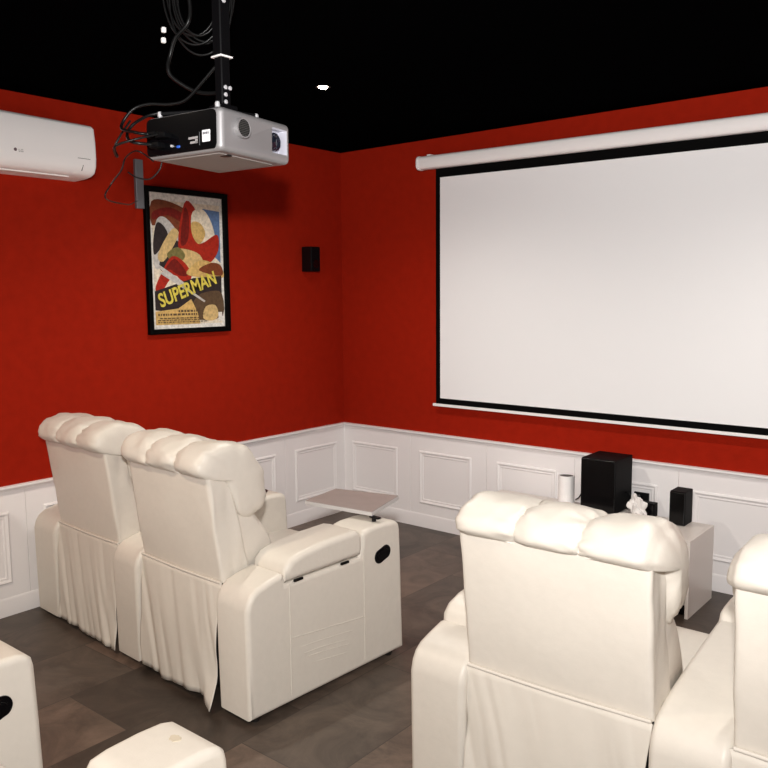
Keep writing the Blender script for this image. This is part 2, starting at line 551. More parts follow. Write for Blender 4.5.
def skirt(x0, x1, seed, flare=0.0):
    nx, nz = 84, 22
    vs = []; fs = []
    for k in range(nz + 1):
        t = k / nz             # 0 top, 1 bottom
        for i in range(nx + 1):
            u = i / nx
            x = x0 + (x1 - x0) * u
            hang = 0.026 + 0.006 * math.sin(u * 7 + seed) + 0.003 * math.sin(u * 19 + seed * 2)
            z = 0.500 - t * (0.500 - hang)
            x += (0.5 - u) * 0.034 * min(1.0, t / 0.35)
            y = 0.026 - 0.034 * t - 0.004 * math.sin(PI * t)
            cx = abs(2 * u - 1)
            am = (0.25 + 0.75 * t) * (0.35 + 0.65 * cx ** 0.7)
            f = noise.noise(Vector((u * 7 - 1.9 * t + seed * 5, t * 0.6, seed))) * 0.018
            f += max(0, noise.noise(Vector((u * 17 - 4.2 * t + seed * 3, t * 0.8, seed + 3)))) * 0.020
            f += 0.004 * math.sin(u * 60 + 3 * t) * max(0, 0.3 - t) * (1 if cx > 0.5 else .2)
            y += f * am
            if flare:
                fl = max(0, (u - 0.86) / 0.14) * max(0, (t - 0.80) / 0.20)
                y -= flare * fl; x += 0.012 * fl; z -= 0.010 * fl
            vs.append((x, min(y, 0.027), max(z, 0.004)))
    for k in range(nz):
        for i in range(nx):
            a = k * (nx + 1) + i
            fs.append((a, a + 1, a + nx + 2, a + nx + 1))
    m = MB(); m.add(vs, fs); return m

def loveseat(loc, deg, label, group=None, seed=0, left_x=0.0, head=(0.0, 1.0), lids=(True, False, True), trays=(), cups=(1,), buttons=(2,), worn=None, mid_cup_stick=False):
    root = empty('recliner_loveseat', (loc[0], loc[1], 0), math.radians(deg))
    tag(root, label, 'recliner', group)
    L = M['leather']
    # dark base under the seats, between the arms
    b = MB()
    b.box(0.19, 1.50, 0.06, 0.80, 0.05, 0.30, 0.004, 1)
    b.build('base', M['foot'], root)
    for k, (a0, a1) in enumerate(ARMS):
        if k == 0: a0 += left_x
        m = MB().prism(arm_outline(lids[k]), a0, a1, 0.021, 6)
        if k in buttons or k == 0:
            # seams of the side panel, raised by a hair, and its low pocket fold
            xs = a1 + 0.0005 if k == 2 else a0 - 0.0005
            for pts in ([(xs, 0.2, 0.05), (xs, 0.2, 0.50)], [(xs, 0.612, 0.05), (xs, 0.612, 0.52)], [(xs, 0.2, 0.283), (xs, 0.612, 0.243)]):
                m.tube(pts, 0.0022, 6, 0)
            for q in range(4):
                zz = 0.228 - q * 0.026 - 0.006 * (q % 2)
                m.tube([(xs - .001, 0.25 + 0.02 * q, zz + 0.004), (xs - .0002, 0.36, zz - 0.004 + 0.003 * math.sin(q)), (xs - .001, 0.54 - 0.01 * q, zz - 0.022)], 0.0016, 6, 4)
        arm = m.build('armrest', L, root, angle=50)
        if lids[k]:
            l = MB()
            rr = 0.03
            o = [(0.176, 0.509), (0.30, 0.510), (0.45, 0.511), (0.596, 0.513), (0.604, 0.545), (0.602, 0.590), (0.588, 0.616), (0.555, 0.626), (0.40, 0.622),
                 (0.27, 0.609), (0.215, 0.594), (0.182, 0.565)]
            l.prism(o, a0 - 0.004, a1 + 0.006, 0.026, 6)
            lid = l.build('armrest_lid', L, arm, angle=60)
            hx = a1 + 0.001 if k == 2 else a0 - 0.001
            for hy in (0.245, 0.498):
                MB().box(hx - 0.004, hx + 0.004, hy - 0.022, hy + 0.022, 0.502, 0.511).build('hinge', M['black'], arm, smooth=False)
        if k in cups:
            c = MB().lathe([(0.0, 0.5), (0.036, 0.5), (0.038, 0.6205), (0.046, 0.6205), (0.046, 0.6235), (0.037, 0.6245), (0.034, 0.621)], 28,
                           Matrix.Translation(((a0 + a1) / 2, 0.745, 0)), cap=False)
            c.lathe([(0.0365, 0.6215), (0.0005, 0.6216)], 28, Matrix.Translation(((a0 + a1) / 2, 0.745, 0)), cap=False)
            c.build('cup_holder', M['black'], arm)
        if k in buttons:
            s_ = 1 if k == 2 else -1
            hx = a1 if k == 2 else a0
            pts = []
            for q in range(24):
                an = 2 * PI * q / 24
                cy = 0.022 if math.cos(an) > 0 else -0.022
                ex, ez = cy * .9 + 0.031 * math.cos(an), 0.031 * math.sin(an)
                ca, sa = math.cos(0.30), math.sin(0.30)
                pts.append((0.728 + ex * ca - ez * sa, 0.486 + ex * sa + ez * ca))
            h = MB().prism(pts, hx - 0.012, hx + 0.003, 0.002, 2)
            inner = [(0.728 + (y - 0.728) * .7, 0.486 + (z - 0.486) * .6) for y, z in pts]
            h.prism(inner, hx - 0.006, hx + 0.006, 0.002, 2)
            h.build('recline_handle', M['gloss_black'], arm)
        if worn == k:
            cx = (a0 + a1) / 2 - 0.002
            p = []
            w = MB()
            for q in range(18):
                an = 2 * PI * q / 18
                rr = 0.014 + 0.009 * noise.noise(Vector((math.cos(an) * 2, math.sin(an) * 2, 4.0)))
                p.append((cx + rr * 1.3 * math.cos(an), 0.778 + rr * math.sin(an)))
            vs = [(x, y, 0.6160) for x, y in p] + [(cx + (x - cx) * .85, 0.778 + (y - 0.778) * .85, 0.6190) for x, y in p] + [(cx, 0.778, 0.6187)]
            n = 18
            fs = [(i, (i + 1) % n, n + (i + 1) % n, n + i) for i in range(n)] + [(n + i, n + (i + 1) % n, 2 * n) for i in range(n)]
            w.add(vs, fs)
            wo = w.build('worn_patch', M['mark'], arm)
            wo['label'] = 'small scuffed beige mark'
        if k in trays:
            # swivel tray on a short post
            px, py = a1 - 0.055, 0.735
            t = empty('swivel_tray', (px, py, 0.617)); t.parent = root
            MB().lathe([(0.010, 0.0), (0.010, 0.024)], 16).build('post', M['black'], t)
            MB().box(-0.02, 0.035, -0.012, 0.012, 0.016, 0.024, 0.003, 1).build('bracket', M['black'], t)
            # corners measured around the post, turned about ten degrees
            cs = [(-0.372, -0.062), (-0.430, 0.190), (-0.105, 0.285), (-0.004, -0.008)]
            top = MB(); edge = MB()
            def quad(mb, cs, z0, z1, r):
                mb.hexa([(x, y, z0) for x, y in cs] + [(x, y, z1) for x, y in cs], r, 2)
            quad(edge, cs, 0.024, 0.041, 0.002)
            cx = sum(x for x, y in cs) / 4; cy = sum(y for x, y in cs) / 4
            quad(top, [(cx + (x - cx) * .992, cy + (y - cy) * .992) for x, y in cs], 0.0405, 0.0435, 0.001)
            eo = edge.build('tray_edge', M['trayedge'], t)
            eo['label'] = 'silver edge band of the tray'
            top.build('tray_top', M['tray'], t)
    # feet under the arms
    for (a0, a1) in ARMS:
        for fy in (0.05, 0.80):
            MB().lathe([(0.016, 0.0), (0.022, 0.026)], 14, Matrix.Translation(((a0 + a1) / 2 + (0.06 if a0 > 1 else 0), fy, 0))).build('foot', M['foot'], root)
    for k, (x0, x1) in enumerate(SEATS):
        sd = seed * 4.7 + k * 2.3
        back_shell(x0, x1, sd).build('back_shell', L, root, angle=60, wn=False)
        sk = skirt(x0 - 0.008, x1 - 0.0, sd, 0.045 if (k == 1 and seed == 0) else 0.012).build('back_skirt', M['cloth'], root, angle=80, wn=False, fix=False)
        md = sk.modifiers.new('thick', 'SOLIDIFY'); md.thickness = 0.003; md.offset = 1
        headrest(x0 - 0.001, x1 + 0.002, sd, *head).build('headrest', L, root, angle=80, wn=False)
        lumbar(x0 + 0.012, x1 - 0.012, sd).build('lumbar_cushion', L, root, angle=70, wn=False)
        puff(MB(), x0 + 0.012, x1 - 0.012, 0.22, 0.83, 0.30, 0.455, 0.06, 0.018, sd).build('seat_cushion', L, root, angle=80, wn=False)
        puff(MB(), x0 + 0.012, x1 - 0.012, 0.775, 0.875, 0.07, 0.40, 0.04, 0.006, sd + 1).build('footrest', L, root, angle=80, wn=False)
    return root

A = loveseat((0.084, -2.405), -2.8, 'cream two-seat recliner by the left red wall with a swivel tray on its arm',
             seed=0, left_x=-0.028, head=(0.013, 0.965, 1.09, 0.35), trays=(2,), cups=(1,), buttons=(0, 2))
B = loveseat((2.501, -2.466), 1.74, 'cream two-seat recliner seen from behind in front of the black subwoofer',
             seed=1, head=(-0.016, 1.035), trays=(), cups=(1,), buttons=(0, 2))
Cc = loveseat((0.138, -4.160), 0.0, 'cream recliner at the bottom left corner, only an arm with black handle showing',
              seed=2, trays=(), cups=(1,), buttons=(2,))
D = loveseat((2.422, -4.122), 0.0, 'cream recliner nearest the camera showing only a scuffed arm top at the bottom edge',
             seed=3, lids=(False, False, True), trays=(), cups=(1,), buttons=(2,), worn=0)

# thin black rod in the cup holder of the left loveseat
def in_seat(root, p):
    a = root.rotation_euler.z
    return Vector((root.location.x + p[0] * math.cos(a) - p[1] * math.sin(a), root.location.y + p[0] * math.sin(a) + p[1] * math.cos(a), p[2]))

# ------------------------------------------------------------------ projection screen
Ys = -0.042
scr = tag(empty('projection_screen', (2.17, -0.06, 0.85)), 'large white pull-down projection screen with black border on the front red wall', 'projection screen')
def at(o, ob):
    """keep world placement of mesh built in world coordinates under an offset parent"""
    ob.parent = o
    ob.matrix_parent_inverse = Matrix.Translation(-Vector(o.location)) if o.rotation_euler.z == 0 else o.matrix_basis.inverted()
    return ob
X0, X1 = 0.868, 3.462
hp = []
for q in range(20):
    an = 2 * PI * q / 20
    hp.append((-0.062 + 0.040 * math.copysign(abs(math.cos(an)) ** 0.7, math.cos(an)), 2.428 + 0.042 * math.copysign(abs(math.sin(an)) ** 0.7, math.sin(an))))
at(scr, MB().prism(hp, 0.760, X1 + 0.12, 0.004, 2).build('case', M['white']))
hp2 = [(-0.062 + (y + 0.062) * 1.08, 2.428 + (z - 2.428) * 1.08) for y, z in hp]
for xx in (0.744, X1 + 0.118):
    at(scr, MB().prism(hp2, xx, xx + 0.020, 0.005, 3).build('end_cap', M['white']))
for xx in (0.80, X1 + 0.03):
    at(scr, MB().box(xx, xx + 0.03, -0.06, 0.0, 2.455, 2.482, 0.002, 1).build('wall_mount', M['white']))
at(scr, MB().box(0.895, X1 - 0.028, Ys - 0.0012, Ys, 0.910, 2.331).build('screen_fabric', M['screen'], smooth=False))
bd = MB()
bd.box(0.861, 0.895, Ys - 0.001, Ys, 0.870, 2.40)
bd.box(X1 - 0.028, X1, Ys - 0.001, Ys, 0.882, 2.40)
bd.box(0.895, X1 - 0.028, Ys - 0.001, Ys, 2.331, 2.40)
bd.box(0.895, X1 - 0.028, Ys - 0.001, Ys, 0.870, 0.910)
at(scr, bd.build('black_border', M['border'], smooth=False))
at(scr, MB().box(0.838, X1 + 0.03, Ys - 0.007, Ys + 0.007, 0.855, 0.873, 0.003, 2).build('bottom_bar', M['white']))

# the case hangs a touch lower at its right end
for ch in list(scr.children):
    for vtx in ch.data.vertices:
        if vtx.co.z > 2.2: vtx.co.z -= (vtx.co.x - 0.9) * 0.010

# ------------------------------------------------------------------ air conditioner
ac = tag(empty('air_conditioner', (0.0, -2.50, 2.17)), 'white wall-mounted split air conditioner high on the left red wall', 'air conditioner')
o = [(0.0, 2.470), (0.13, 2.467), (0.172, 2.458), (0.194, 2.438), (0.203, 2.36), (0.205, 2.28), (0.199, 2.238), (0.182, 2.208), (0.150, 2.196), (0.10, 2.190), (0.0, 2.188)]
m = MB()
# outline is in (x,z); extrude along y with a large rounded rim
n0 = MB().prism([(x, z) for x, z in o], -2.940, -2.044, 0.012, 5)
def ac_top(y, z):
    t = max(0.0, min(1.0, (y + 2.36) / 0.09)); t = t * t * (3 - 2 * t)
    return z - 0.013 * t * max(0.0, min(1.0, (z - 2.40) / 0.06))
m.add([(y, x, ac_top(x, z)) for x, y, z in n0.v], n0.f)
at(ac, m.build('body', M['white'], angle=50))
v = MB().box(0.070, 0.135, -2.90, -2.16, 2.1875, 2.1935, 0.002, 1)
at(ac, v.build('air_outlet', M['white']))
v = MB()
v.box(0.2040, 0.2062, -2.150, -2.082, 2.2745, 2.2765)
at(ac, v.build('display', M['darkgrey'], smooth=False))
v = MB().hexa([(0.180, -2.124, 2.218), (0.1925, -2.124, 2.218), (0.1925, -2.1220, 2.218), (0.180, -2.1220, 2.218), (0.19, -2.121, 2.244), (0.2030, -2.121, 2.244), (0.2030, -2.1190, 2.244), (0.19, -2.1190, 2.244)])
at(ac, v.build('flap_seam', M['darkgrey'], smooth=False))
lg = MB().lathe([(0.0075, 0.0), (0.0075, 0.0015)], 20, Matrix.Translation((0.2045, -2.463, 2.277)) @ Matrix.Rotation(PI / 2, 4, 'Y'))
at(ac, lg.build('logo_disc', mat('logo_disc', srgb(110, 90, 95), 0.4)))

def text_mesh(name, body, size, material, mx, parent=None, extrude=0.0006, bold=0.0, shear=0.0, sx=1.0):
    cu = bpy.data.curves.new(name + '_tmp', 'FONT')
    cu.body = body; cu.size = size; cu.extrude = extrude; cu.align_x = 'LEFT'; cu.offset = bold; cu.shear = shear
    tmp = bpy.data.objects.new(name + '_tmp', cu); COL.objects.link(tmp)
    bpy.context.view_layer.update()
    dg = bpy.context.evaluated_depsgraph_get()
    me = bpy.data.meshes.new_from_object(tmp.evaluated_get(dg))
    bpy.data.objects.remove(tmp); bpy.data.curves.remove(cu)
    me.transform(mx @ Matrix.Diagonal((sx, 1, 1, 1)))
    me.materials.clear(); me.materials.append(material)
    for p in me.polygons: p.material_index = 0
    me.name = name
    ob = bpy.data.objects.new(name, me); COL.objects.link(ob)
    if parent is not None: at(parent, ob)
    return ob
# text facing +x, reading along +y
FACE_X = Matrix(((0, 0, 1, 0), (1, 0, 0, 0), (0, 1, 0, 0), (0, 0, 0, 1)))
text_mesh('logo_letters', 'LG', 0.019, mat('logo_grey', srgb(150, 148, 146), 0.5), Matrix.Translation((0.2050, -2.448, 2.268)) @ FACE_X, ac)

# ------------------------------------------------------------------ framed poster
po = tag(empty('framed_poster', (0.0, -1.36, 1.37)), 'black-framed red and tan film poster hanging on the left red wall', 'poster')
Y0, Y1, Z0, Z1 = -1.648, -1.062, 1.374, 2.208
fr = MB(); FW = 0.030; FD = 0.028
prof = [(0, 0.0), (0, FD), (0.004, FD + .002), (FW - 0.004, FD), (FW, FD - 0.006), (FW, 0.0)]
vs = []; fs = []
for o_, h in prof:
    for (y, z) in ((Y0 + o_, Z0 + o_), (Y1 - o_, Z0 + o_), (Y1 - o_, Z1 - o_), (Y0 + o_, Z1 - o_)): vs.append((h, y, z))
for i in range(len(prof) - 1):
    for j in range(4):
        jn = (j + 1) % 4; fs.append((i * 4 + j, i * 4 + jn, (i + 1) * 4 + jn, (i + 1) * 4 + j))
fr.add(vs, fs)
at(po, fr.build('frame', M['frame'], angle=30, wn=False))
PW, PH = (Y1 - Y0 - 2 * FW), (Z1 - Z0 - 2 * FW)
pr = MB()
keys = ['art_white', 'cream', 'art_brown', 'art_red', 'art_dark', 'art_grey', 'art_blue', 'art_sand', 'art_tan', 'art_deepred', 'art_ink', 'art_yellow', 'art_olive']
layer = [0]
def poly(col, pts, smooth=0):
    """flat printed shape; u right 0..1, v up 0..1"""
    layer[0] += 1
    pr.cur = keys.index(col)
    P = [Vector((a, b)) for a, b in pts]
    if smooth: P = closed_spline(P, smooth)
    x = 0.006 + 0.00012 * layer[0]
    pr.add([(x, Y0 + FW + p.x * PW, Z0 + FW + p.y * PH) for p in P], [tuple(range(len(P)))])
poly('art_white', [(0, 0), (1, 0), (1, 1), (0, 1)])
poly('cream', [(.04, .03), (.96, .03), (.96, .945), (.04, .945)])
poly('art_blue', [(.74, .62), (.96, .50), (.96, .90), (.72, .91)])
poly('art_brown', [(.04, .93), (.25, .945), (.52, .88), (.55, .78), (.40, .72), (.2, .80), (.04, .76)], 4)
poly('art_deepred', [(.06, .86), (.28, .90), (.50, .84), (.46, .79), (.24, .84), (.06, .80)], 4)
poly('art_grey', [(.05, .62), (.10, .80), (.22, .82), (.38, .70), (.36, .55), (.22, .48), (.06, .45)], 4)
poly('art_dark', [(.05, .66), (.10, .78), (.19, .76), (.24, .68), (.12, .58), (.05, .55)], 4)
poly('art_dark', [(.12, .50), (.24, .60), (.36, .66), (.37, .58), (.24, .49), (.14, .43)], 4)
poly('art_tan', [(.10, .55), (.29, .74), (.38, .72), (.33, .64), (.17, .50)], 4)
# abstract red diagonal blocks across the middle
poly('art_red', [(.37, .62), (.47, .94), (.60, .92), (.70, .78), (.80, .70), (.72, .58), (.54, .52)], 4)
poly('art_deepred', [(.40, .64), (.47, .90), (.53, .84), (.50, .66)], 4)
poly('cream', [(.58, .88), (.74, .90), (.86, .78), (.88, .64), (.76, .58), (.66, .66), (.56, .74)], 4)
poly('art_sand', [(.56, .80), (.68, .80), (.75, .72), (.66, .64), (.57, .70)], 4)
poly('art_red', [(.62, .62), (.74, .66), (.92, .72), (.93, .60), (.80, .50), (.66, .54)], 4)
poly('art_tan', [(.30, .58), (.44, .60), (.66, .56), (.70, .46), (.50, .42), (.32, .48)], 4)
poly('art_olive', [(.22, .56), (.36, .61), (.46, .55), (.38, .50), (.26, .51)], 4)
poly('art_red', [(.05, .30), (.14, .42), (.28, .54), (.44, .50), (.54, .40), (.44, .33), (.30, .40), (.12, .27)], 4)
poly('art_deepred', [(.18, .44), (.30, .52), (.40, .48), (.48, .40), (.36, .40), (.26, .44)], 4)
poly('art_sand', [(.50, .40), (.96, .38), (.96, .46), (.70, .52), (.52, .46)], 4)
poly('art_brown', [(.64, .44), (.96, .40), (.96, .48), (.82, .50)], 4)
poly('art_dark', [(.04, .14), (.04, .28), (.30, .33), (.56, .38), (.96, .40), (.96, .14), (.62, .10), (.30, .12)])
poly('art_ink', [(.50, .12), (.60, .24), (.80, .28), (.96, .26), (.96, .08), (.6, .06)], 3)
poly('art_grey', [(.12, .41), (.16, .43), (.72, .205), (.70, .195)])
poly('art_grey', [(.05, .47), (.07, .49), (.46, .335), (.44, .32)])
poly('art_sand', [(.04, .03), (.04, .13), (.34, .15), (.52, .22), (.60, .12), (.64, .03)])
poly('art_tan', [(.68, .07), (.72, .16), (.86, .17), (.90, .09), (.82, .05)], 3)
poly('art_white', [(.90, .045), (.955, .045), (.955, .115), (.90, .115)])
for k, (a, b_, h) in enumerate(((.34, .60, .016), (.07, .70, .015), (.09, .62, .008), (.06, .68, .007), (.06, .74, .007))):
    zc = (.122, .098, .074, .060, .045)[k]
    u = a
    rnd = random.Random(k + 3)
    while u < b_:
        wd = rnd.uniform(.012, .05)
        poly('art_ink', [(u, zc), (min(u + wd, b_), zc), (min(u + wd, b_), zc + h), (u, zc + h)])
        u += wd + .012
at(po, pr.build('poster_print', [M[k] for k in keys], smooth=False, fix=False))
ang = math.radians(19)
text_mesh('title_lettering', 'SUPERMAN', 0.112, M['art_yellow'],
          Matrix.Translation((0.0152, Y0 + FW + 0.105 * PW, Z0 + FW + 0.160 * PH)) @ FACE_X @ Matrix.Rotation(ang, 4, 'Z'), po, extrude=0.0008, bold=0.0024, sx=0.78)

# ------------------------------------------------------------------ small wall speaker, cable raceway
ws = tag(empty('wall_speaker', (0.0, -0.375, 1.745)), 'small black satellite speaker fixed to the left red wall right of the poster', 'speaker')
at(ws, MB().box(0.012, 0.10, -0.420, -0.330, 1.748, 1.916, 0.006, 2).build('cabinet', M['black']))
at(ws, MB().box(0.0985, 0.104, -0.416, -0.334, 1.752, 1.912, 0.002, 1).build('grille', M['matte_black']))
at(ws, MB().box(0.0, 0.014, -0.395, -0.355, 1.80, 1.87, 0.002, 1).build('bracket', M['black']))
at(ws, MB().lathe([(0.026, 0.0), (0.030, 0.002), (0.022, 0.003)], 24, Matrix.Translation((0.1035, -0.375, 1.80)) @ Matrix.Rotation(PI / 2, 4, 'Y')).build('woofer', M['gloss_black']))
rw = MB().box(0.0, 0.022, -1.699, -1.650, 2.078, 2.345, 0.002, 1).build('wall_mounted_cable_cover', M['steel'])
tag(rw, 'short vertical grey metal cable strip on the red wall beside the poster', 'cable cover')

# ------------------------------------------------------------------ recessed downlight
dl = tag(empty('recessed_downlight', (1.192, -1.429, CEIL)), 'small round recessed spotlight glowing in the black ceiling', 'ceiling light')
MB().lathe([(0.024, -0.001), (0.034, -0.004), (0.038, -0.002), (0.038, 0.0)], 32, cap=False).build('trim_ring', M['matte_black'], dl)
MB().lathe([(0.0, -0.012), (0.012, -0.010), (0.020, -0.006), (0.024, 0.0)], 28, cap=False).build('bulb', M['lamp'], dl)

# ------------------------------------------------------------------ projector and its mount
PN = Vector((2.208, -2.906, 2.105)); PYAW = math.radians(6.29); L1, L2, PHH = 0.295, 0.294, 0.117
pj = tag(empty('projector', (PN.x, PN.y, PN.z), PYAW), 'silver and black video projector hanging upside down from the black ceiling pole', 'projector')
pj.rotation_euler = (math.radians(-1.05), 0, PYAW)
b = MB().box(-L1, 0, 0, L2, -PHH, 0, 0.016, 5)
# swell the lens end so it bows outward slightly
b.v = [(x + (0.012 * math.sin(PI * max(0, min(1, y / L2))) if x > -0.03 else 0), y, z) for x, y, z in b.v]
body = b.build('body', [M['silver'], M['recess']], pj)
cut = MB().box(-0.030, 0.05, 0.208, 0.274, -0.092, -0.020, 0.004, 2).build('cut_tmp', M['recess'], pj)
bo = body.modifiers.new('cut', 'BOOLEAN'); bo.operation = 'DIFFERENCE'; bo.object = cut; bo.solver = 'EXACT'
bpy.context.view_layer.update()
dg = bpy.context.evaluated_depsgraph_get()
nm = bpy.data.meshes.new_from_object(body.evaluated_get(dg))
body.modifiers.clear(); body.data = nm
bpy.data.objects.remove(cut)
wn_ = body.modifiers.new('wn', 'WEIGHTED_NORMAL'); wn_.keep_sharp = True
# black connector panel on the face toward the viewer
def stad(x0, x1, z0, z1, r, n=6):
    out = []
    for cx, cz, a0 in ((x1 - r, z1 - r, 0), (x0 + r, z1 - r, PI / 2), (x0 + r, z0 + r, PI), (x1 - r, z0 + r, 1.5 * PI)):
        for q in range(n + 1):
            a = a0 + q * PI / 2 / n; out.append((cx + r * math.cos(a), cz + r * math.sin(a)))
    return out
def face_y(mb, out, y0, y1, r=0.001):
    t = MB().prism(out, y0, y1, r, 2)   # (x=depth, y=a, z=b) -> (a, depth, b)
    mb.add([(yy, xx, zz) for xx, yy, zz in t.v], t.f); return mb
def face_x(mb, out, x0, x1, r=0.001):
    t = MB().prism(out, x0, x1, r, 2)
    mb.add(t.v, t.f); return mb
pan = face_y(MB(), stad(-L1 + 0.006, -0.014, -PHH + 0.006, -0.006, 0.016), -0.002, 0.010).build('connector_panel', M['gloss_black'], pj)
def P_(fn, name, material):
    return fn.build(name, material, pan)
P_(face_y(MB(), stad(-0.066, -0.036, -0.091, -0.059, 0.003), -0.0032, -0.001), 'sticker', M['sticker'])
ik = MB()
for q in range(4): ik.box(-0.062 + q * 0.006, -0.058 + q * 0.006, -0.0038, -0.003, -0.071, -0.065)
P_(ik, 'sticker_print', M['ink'])
ik = MB()
ik.box(-0.1185, -0.083, -0.003, -0.001, -0.079, -0.073); ik.box(-0.112, -0.083, -0.003, -0.001, -0.091, -0.085); ik.box(-0.093, -0.083, -0.003, -0.001, -0.0905, -0.0805)
P_(ik, 'panel_print', mat('panel_print', srgb(150, 146, 146), 0.5))
P_(MB().box(-0.0765, -0.0755, -0.003, -0.001, -0.098, -0.062), 'panel_line', M['steel'])
P_(MB().box(-0.166, -0.152, -0.005, 0.0, -0.097, -0.090, 0.002, 1), 'video_port', M['blue'])
P_(MB().lathe([(0.0035, 0), (0.0035, 0.008)], 12, Matrix.Translation((-0.182, 0, -0.090)) @ Matrix.Rotation(PI / 2, 4, 'X')), 'audio_jack', M['zinc'])
for q, (px, pz) in enumerate(((-0.245, -0.055), (-0.232, -0.085), (-0.205, -0.060))):
    P_(MB().box(px - 0.020, px + 0.020, -0.030, 0.0, pz - 0.008, pz + 0.008, 0.004, 2), 'cable_plug', M['matte_black'])
# round vent and lens recess on the end face
vt = MB().lathe([(0.0, 0.0142), (0.0225, 0.0142), (0.0235, 0.0160), (0.0275, 0.0160), (0.0275, 0.0)], 36, Matrix.Translation((0.000, 0.078, -0.048)) @ Matrix.Rotation(PI / 2, 4, 'Y'), cap=False)
vt.build('vent_ring', M['silver'], pj)
MB().lathe([(0.0, 0.0), (0.0235, 0.0)], 30, Matrix.Translation((0.0148, 0.078, -0.048)) @ Matrix.Rotation(PI / 2, 4, 'Y'), cap=False).build('vent_mesh', M['matte_black'], pj)
g = MB()
for q in range(-4, 5):
    hw = math.sqrt(max(0, 0.0215 ** 2 - (q * 0.0048) ** 2))
    g.box(0.0140, 0.0162, 0.078 - hw, 0.078 + hw, -0.048 + q * 0.0048 - 0.0013, -0.048 + q * 0.0048 + 0.0013)
g.build('vent_grille', M['grill'], pj, smooth=False)
MB().lathe([(0.0, 0.016), (0.017, 0.014), (0.021, 0.018), (0.0255, 0.018), (0.0265, 0.010), (0.0265, 0.0)], 32, Matrix.Translation((-0.0285, 0.236, -0.056)) @ Matrix.Rotation(PI / 2, 4, 'Y'), cap=False).build('lens', [M['lens']], pj)
MB().box(-0.265, -0.035, 0.030, 0.252, -0.1190, -0.1155, 0.003, 2).build('bottom_cover', M['grey_under'], pj)
MB().box(-0.062, -0.034, 0.060, 0.080, -0.1205, -0.116, 0.002, 2).build('release_button', M['black'], pj)

PX, PY = 2.095, -2.800
mt = tag(empty('projector_mount', (PX, PY, 2.10)), 'black square ceiling pole bracket holding the projector', 'mount')
def mtp(mb, name, material, **k):
    return at(mt, mb.build(name, material, **k))
mtp(MB().box(PX - 0.016, PX + 0.016, PY - 0.016, PY + 0.016, 2.13, 2.30, 0.003, 1), 'inner_pole', M['matte_black'])
mtp(MB().box(PX - 0.0185, PX + 0.0185, PY - 0.0185, PY + 0.0185, 2.27, CEIL - 0.01, 0.003, 1), 'outer_pole', M['matte_black'])
mtp(MB().box(PX - 0.07, PX + 0.07, PY - 0.07, PY + 0.07, CEIL - 0.012, CEIL, 0.003, 1), 'ceiling_plate', M['matte_black'])
mtp(MB().box(PX - 0.022, PX + 0.022, PY - 0.022, PY + 0.022, 2.268, 2.273, 0.001, 1), 'cable_tie', M['white'])
mtp(MB().box(PX - 0.03, PX + 0.03, PY - 0.03, PY + 0.03, 2.112, 2.136, 0.003, 1), 'swivel_head', M['matte_black'])
arms = MB()
CR = Matrix.Rotation(PYAW, 4, 'Z')
for (lx, ly) in ((-0.255, 0.02), (-0.03, 0.022), (-0.05, 0.20), (-0.25, 0.20)):
    q = Vector((PN.x, PN.y, 0)) + CR @ Vector((lx, ly, 0))
    t = MB().tube([(PX, PY, 2.124), (q.x, q.y, 2.116)], 0.0065, 6, 0); arms.add(t.v, t.f)
    s_ = MB().lathe([(0.007, 2.1075), (0.007, 2.118), (0.005, 2.122), (0.0, 2.123)], 12, Matrix.Translation((q.x, q.y, 0)), cap=False)
    mtp(s_, 'mounting_screw', M['zinc'])
mtp(arms, 'bracket_arms', M['matte_black'])
for zz in (2.42, 2.185, 2.165, 2.145):
    w_ = 0.0185 if zz > 2.28 else 0.016
    mtp(MB().lathe([(0.006, 0), (0.006, 0.003), (0.003, 0.005)], 12, Matrix.Translation((PX + w_, PY - 0.004, zz)) @ Matrix.Rotation(PI / 2, 4, 'Y')), 'bolt', M['zinc'])
    if zz < 2.2 and zz > 2.17:
        mtp(MB().lathe([(0.006, 0), (0.006, 0.003), (0.003, 0.005)], 12, Matrix.Translation((PX + w_, PY + 0.012, zz)) @ Matrix.Rotation(PI / 2, 4, 'Y')), 'bolt', M['zinc'])

# cables around the projector
def pl(x, y, z):
    return Vector((PN.x, PN.y, PN.z)) + CR @ Vector((x, y, z))
def cable(name, pts, r, label, group='projector cables', material='cable'):
    o = MB().tube(pts, r, 8, 8).build(name, M[material], wn=False, angle=80)
    return tag(o, label, 'cable', group)
cable('hanging_cable', [pl(-0.245, -0.036, -0.055), pl(-0.275, -0.055, -0.05), (1.818, -2.955, 2.09), (1.830, -2.925, 2.142), (1.864, -2.893, 2.160), (1.921, -2.856, 2.158),
                (1.967, -2.832, 2.168), (2.02, -2.815, 2.21), (2.064, -2.80, 2.25)], 0.0045, 'black cable arching from projector ports over its top to the pole')
cable('hanging_cable', [pl(-0.232, -0.037, -0.085), pl(-0.27, -0.075, -0.078), (1.848, -2.955, 2.07), (1.848, -2.925, 2.105), (1.872, -2.868, 2.136), (1.95, -2.800, 2.130), (2.02, -2.775, 2.150), (2.066, -2.785, 2.18)],
      0.0045, 'black cable in a tight bend at the left end of the projector')
cable('hanging_cable', [(1.806, -2.915, 2.118), (1.795, -2.945, 2.07), (1.786, -2.959, 2.035), (1.797, -2.958, 2.010), (1.828, -2.985, 2.006), pl(-0.29, -0.115, -0.095), pl(-0.240, -0.095, -0.080), pl(-0.205, -0.037, -0.060)],
      0.0032, 'thin black cable looping out to the left of the projector')
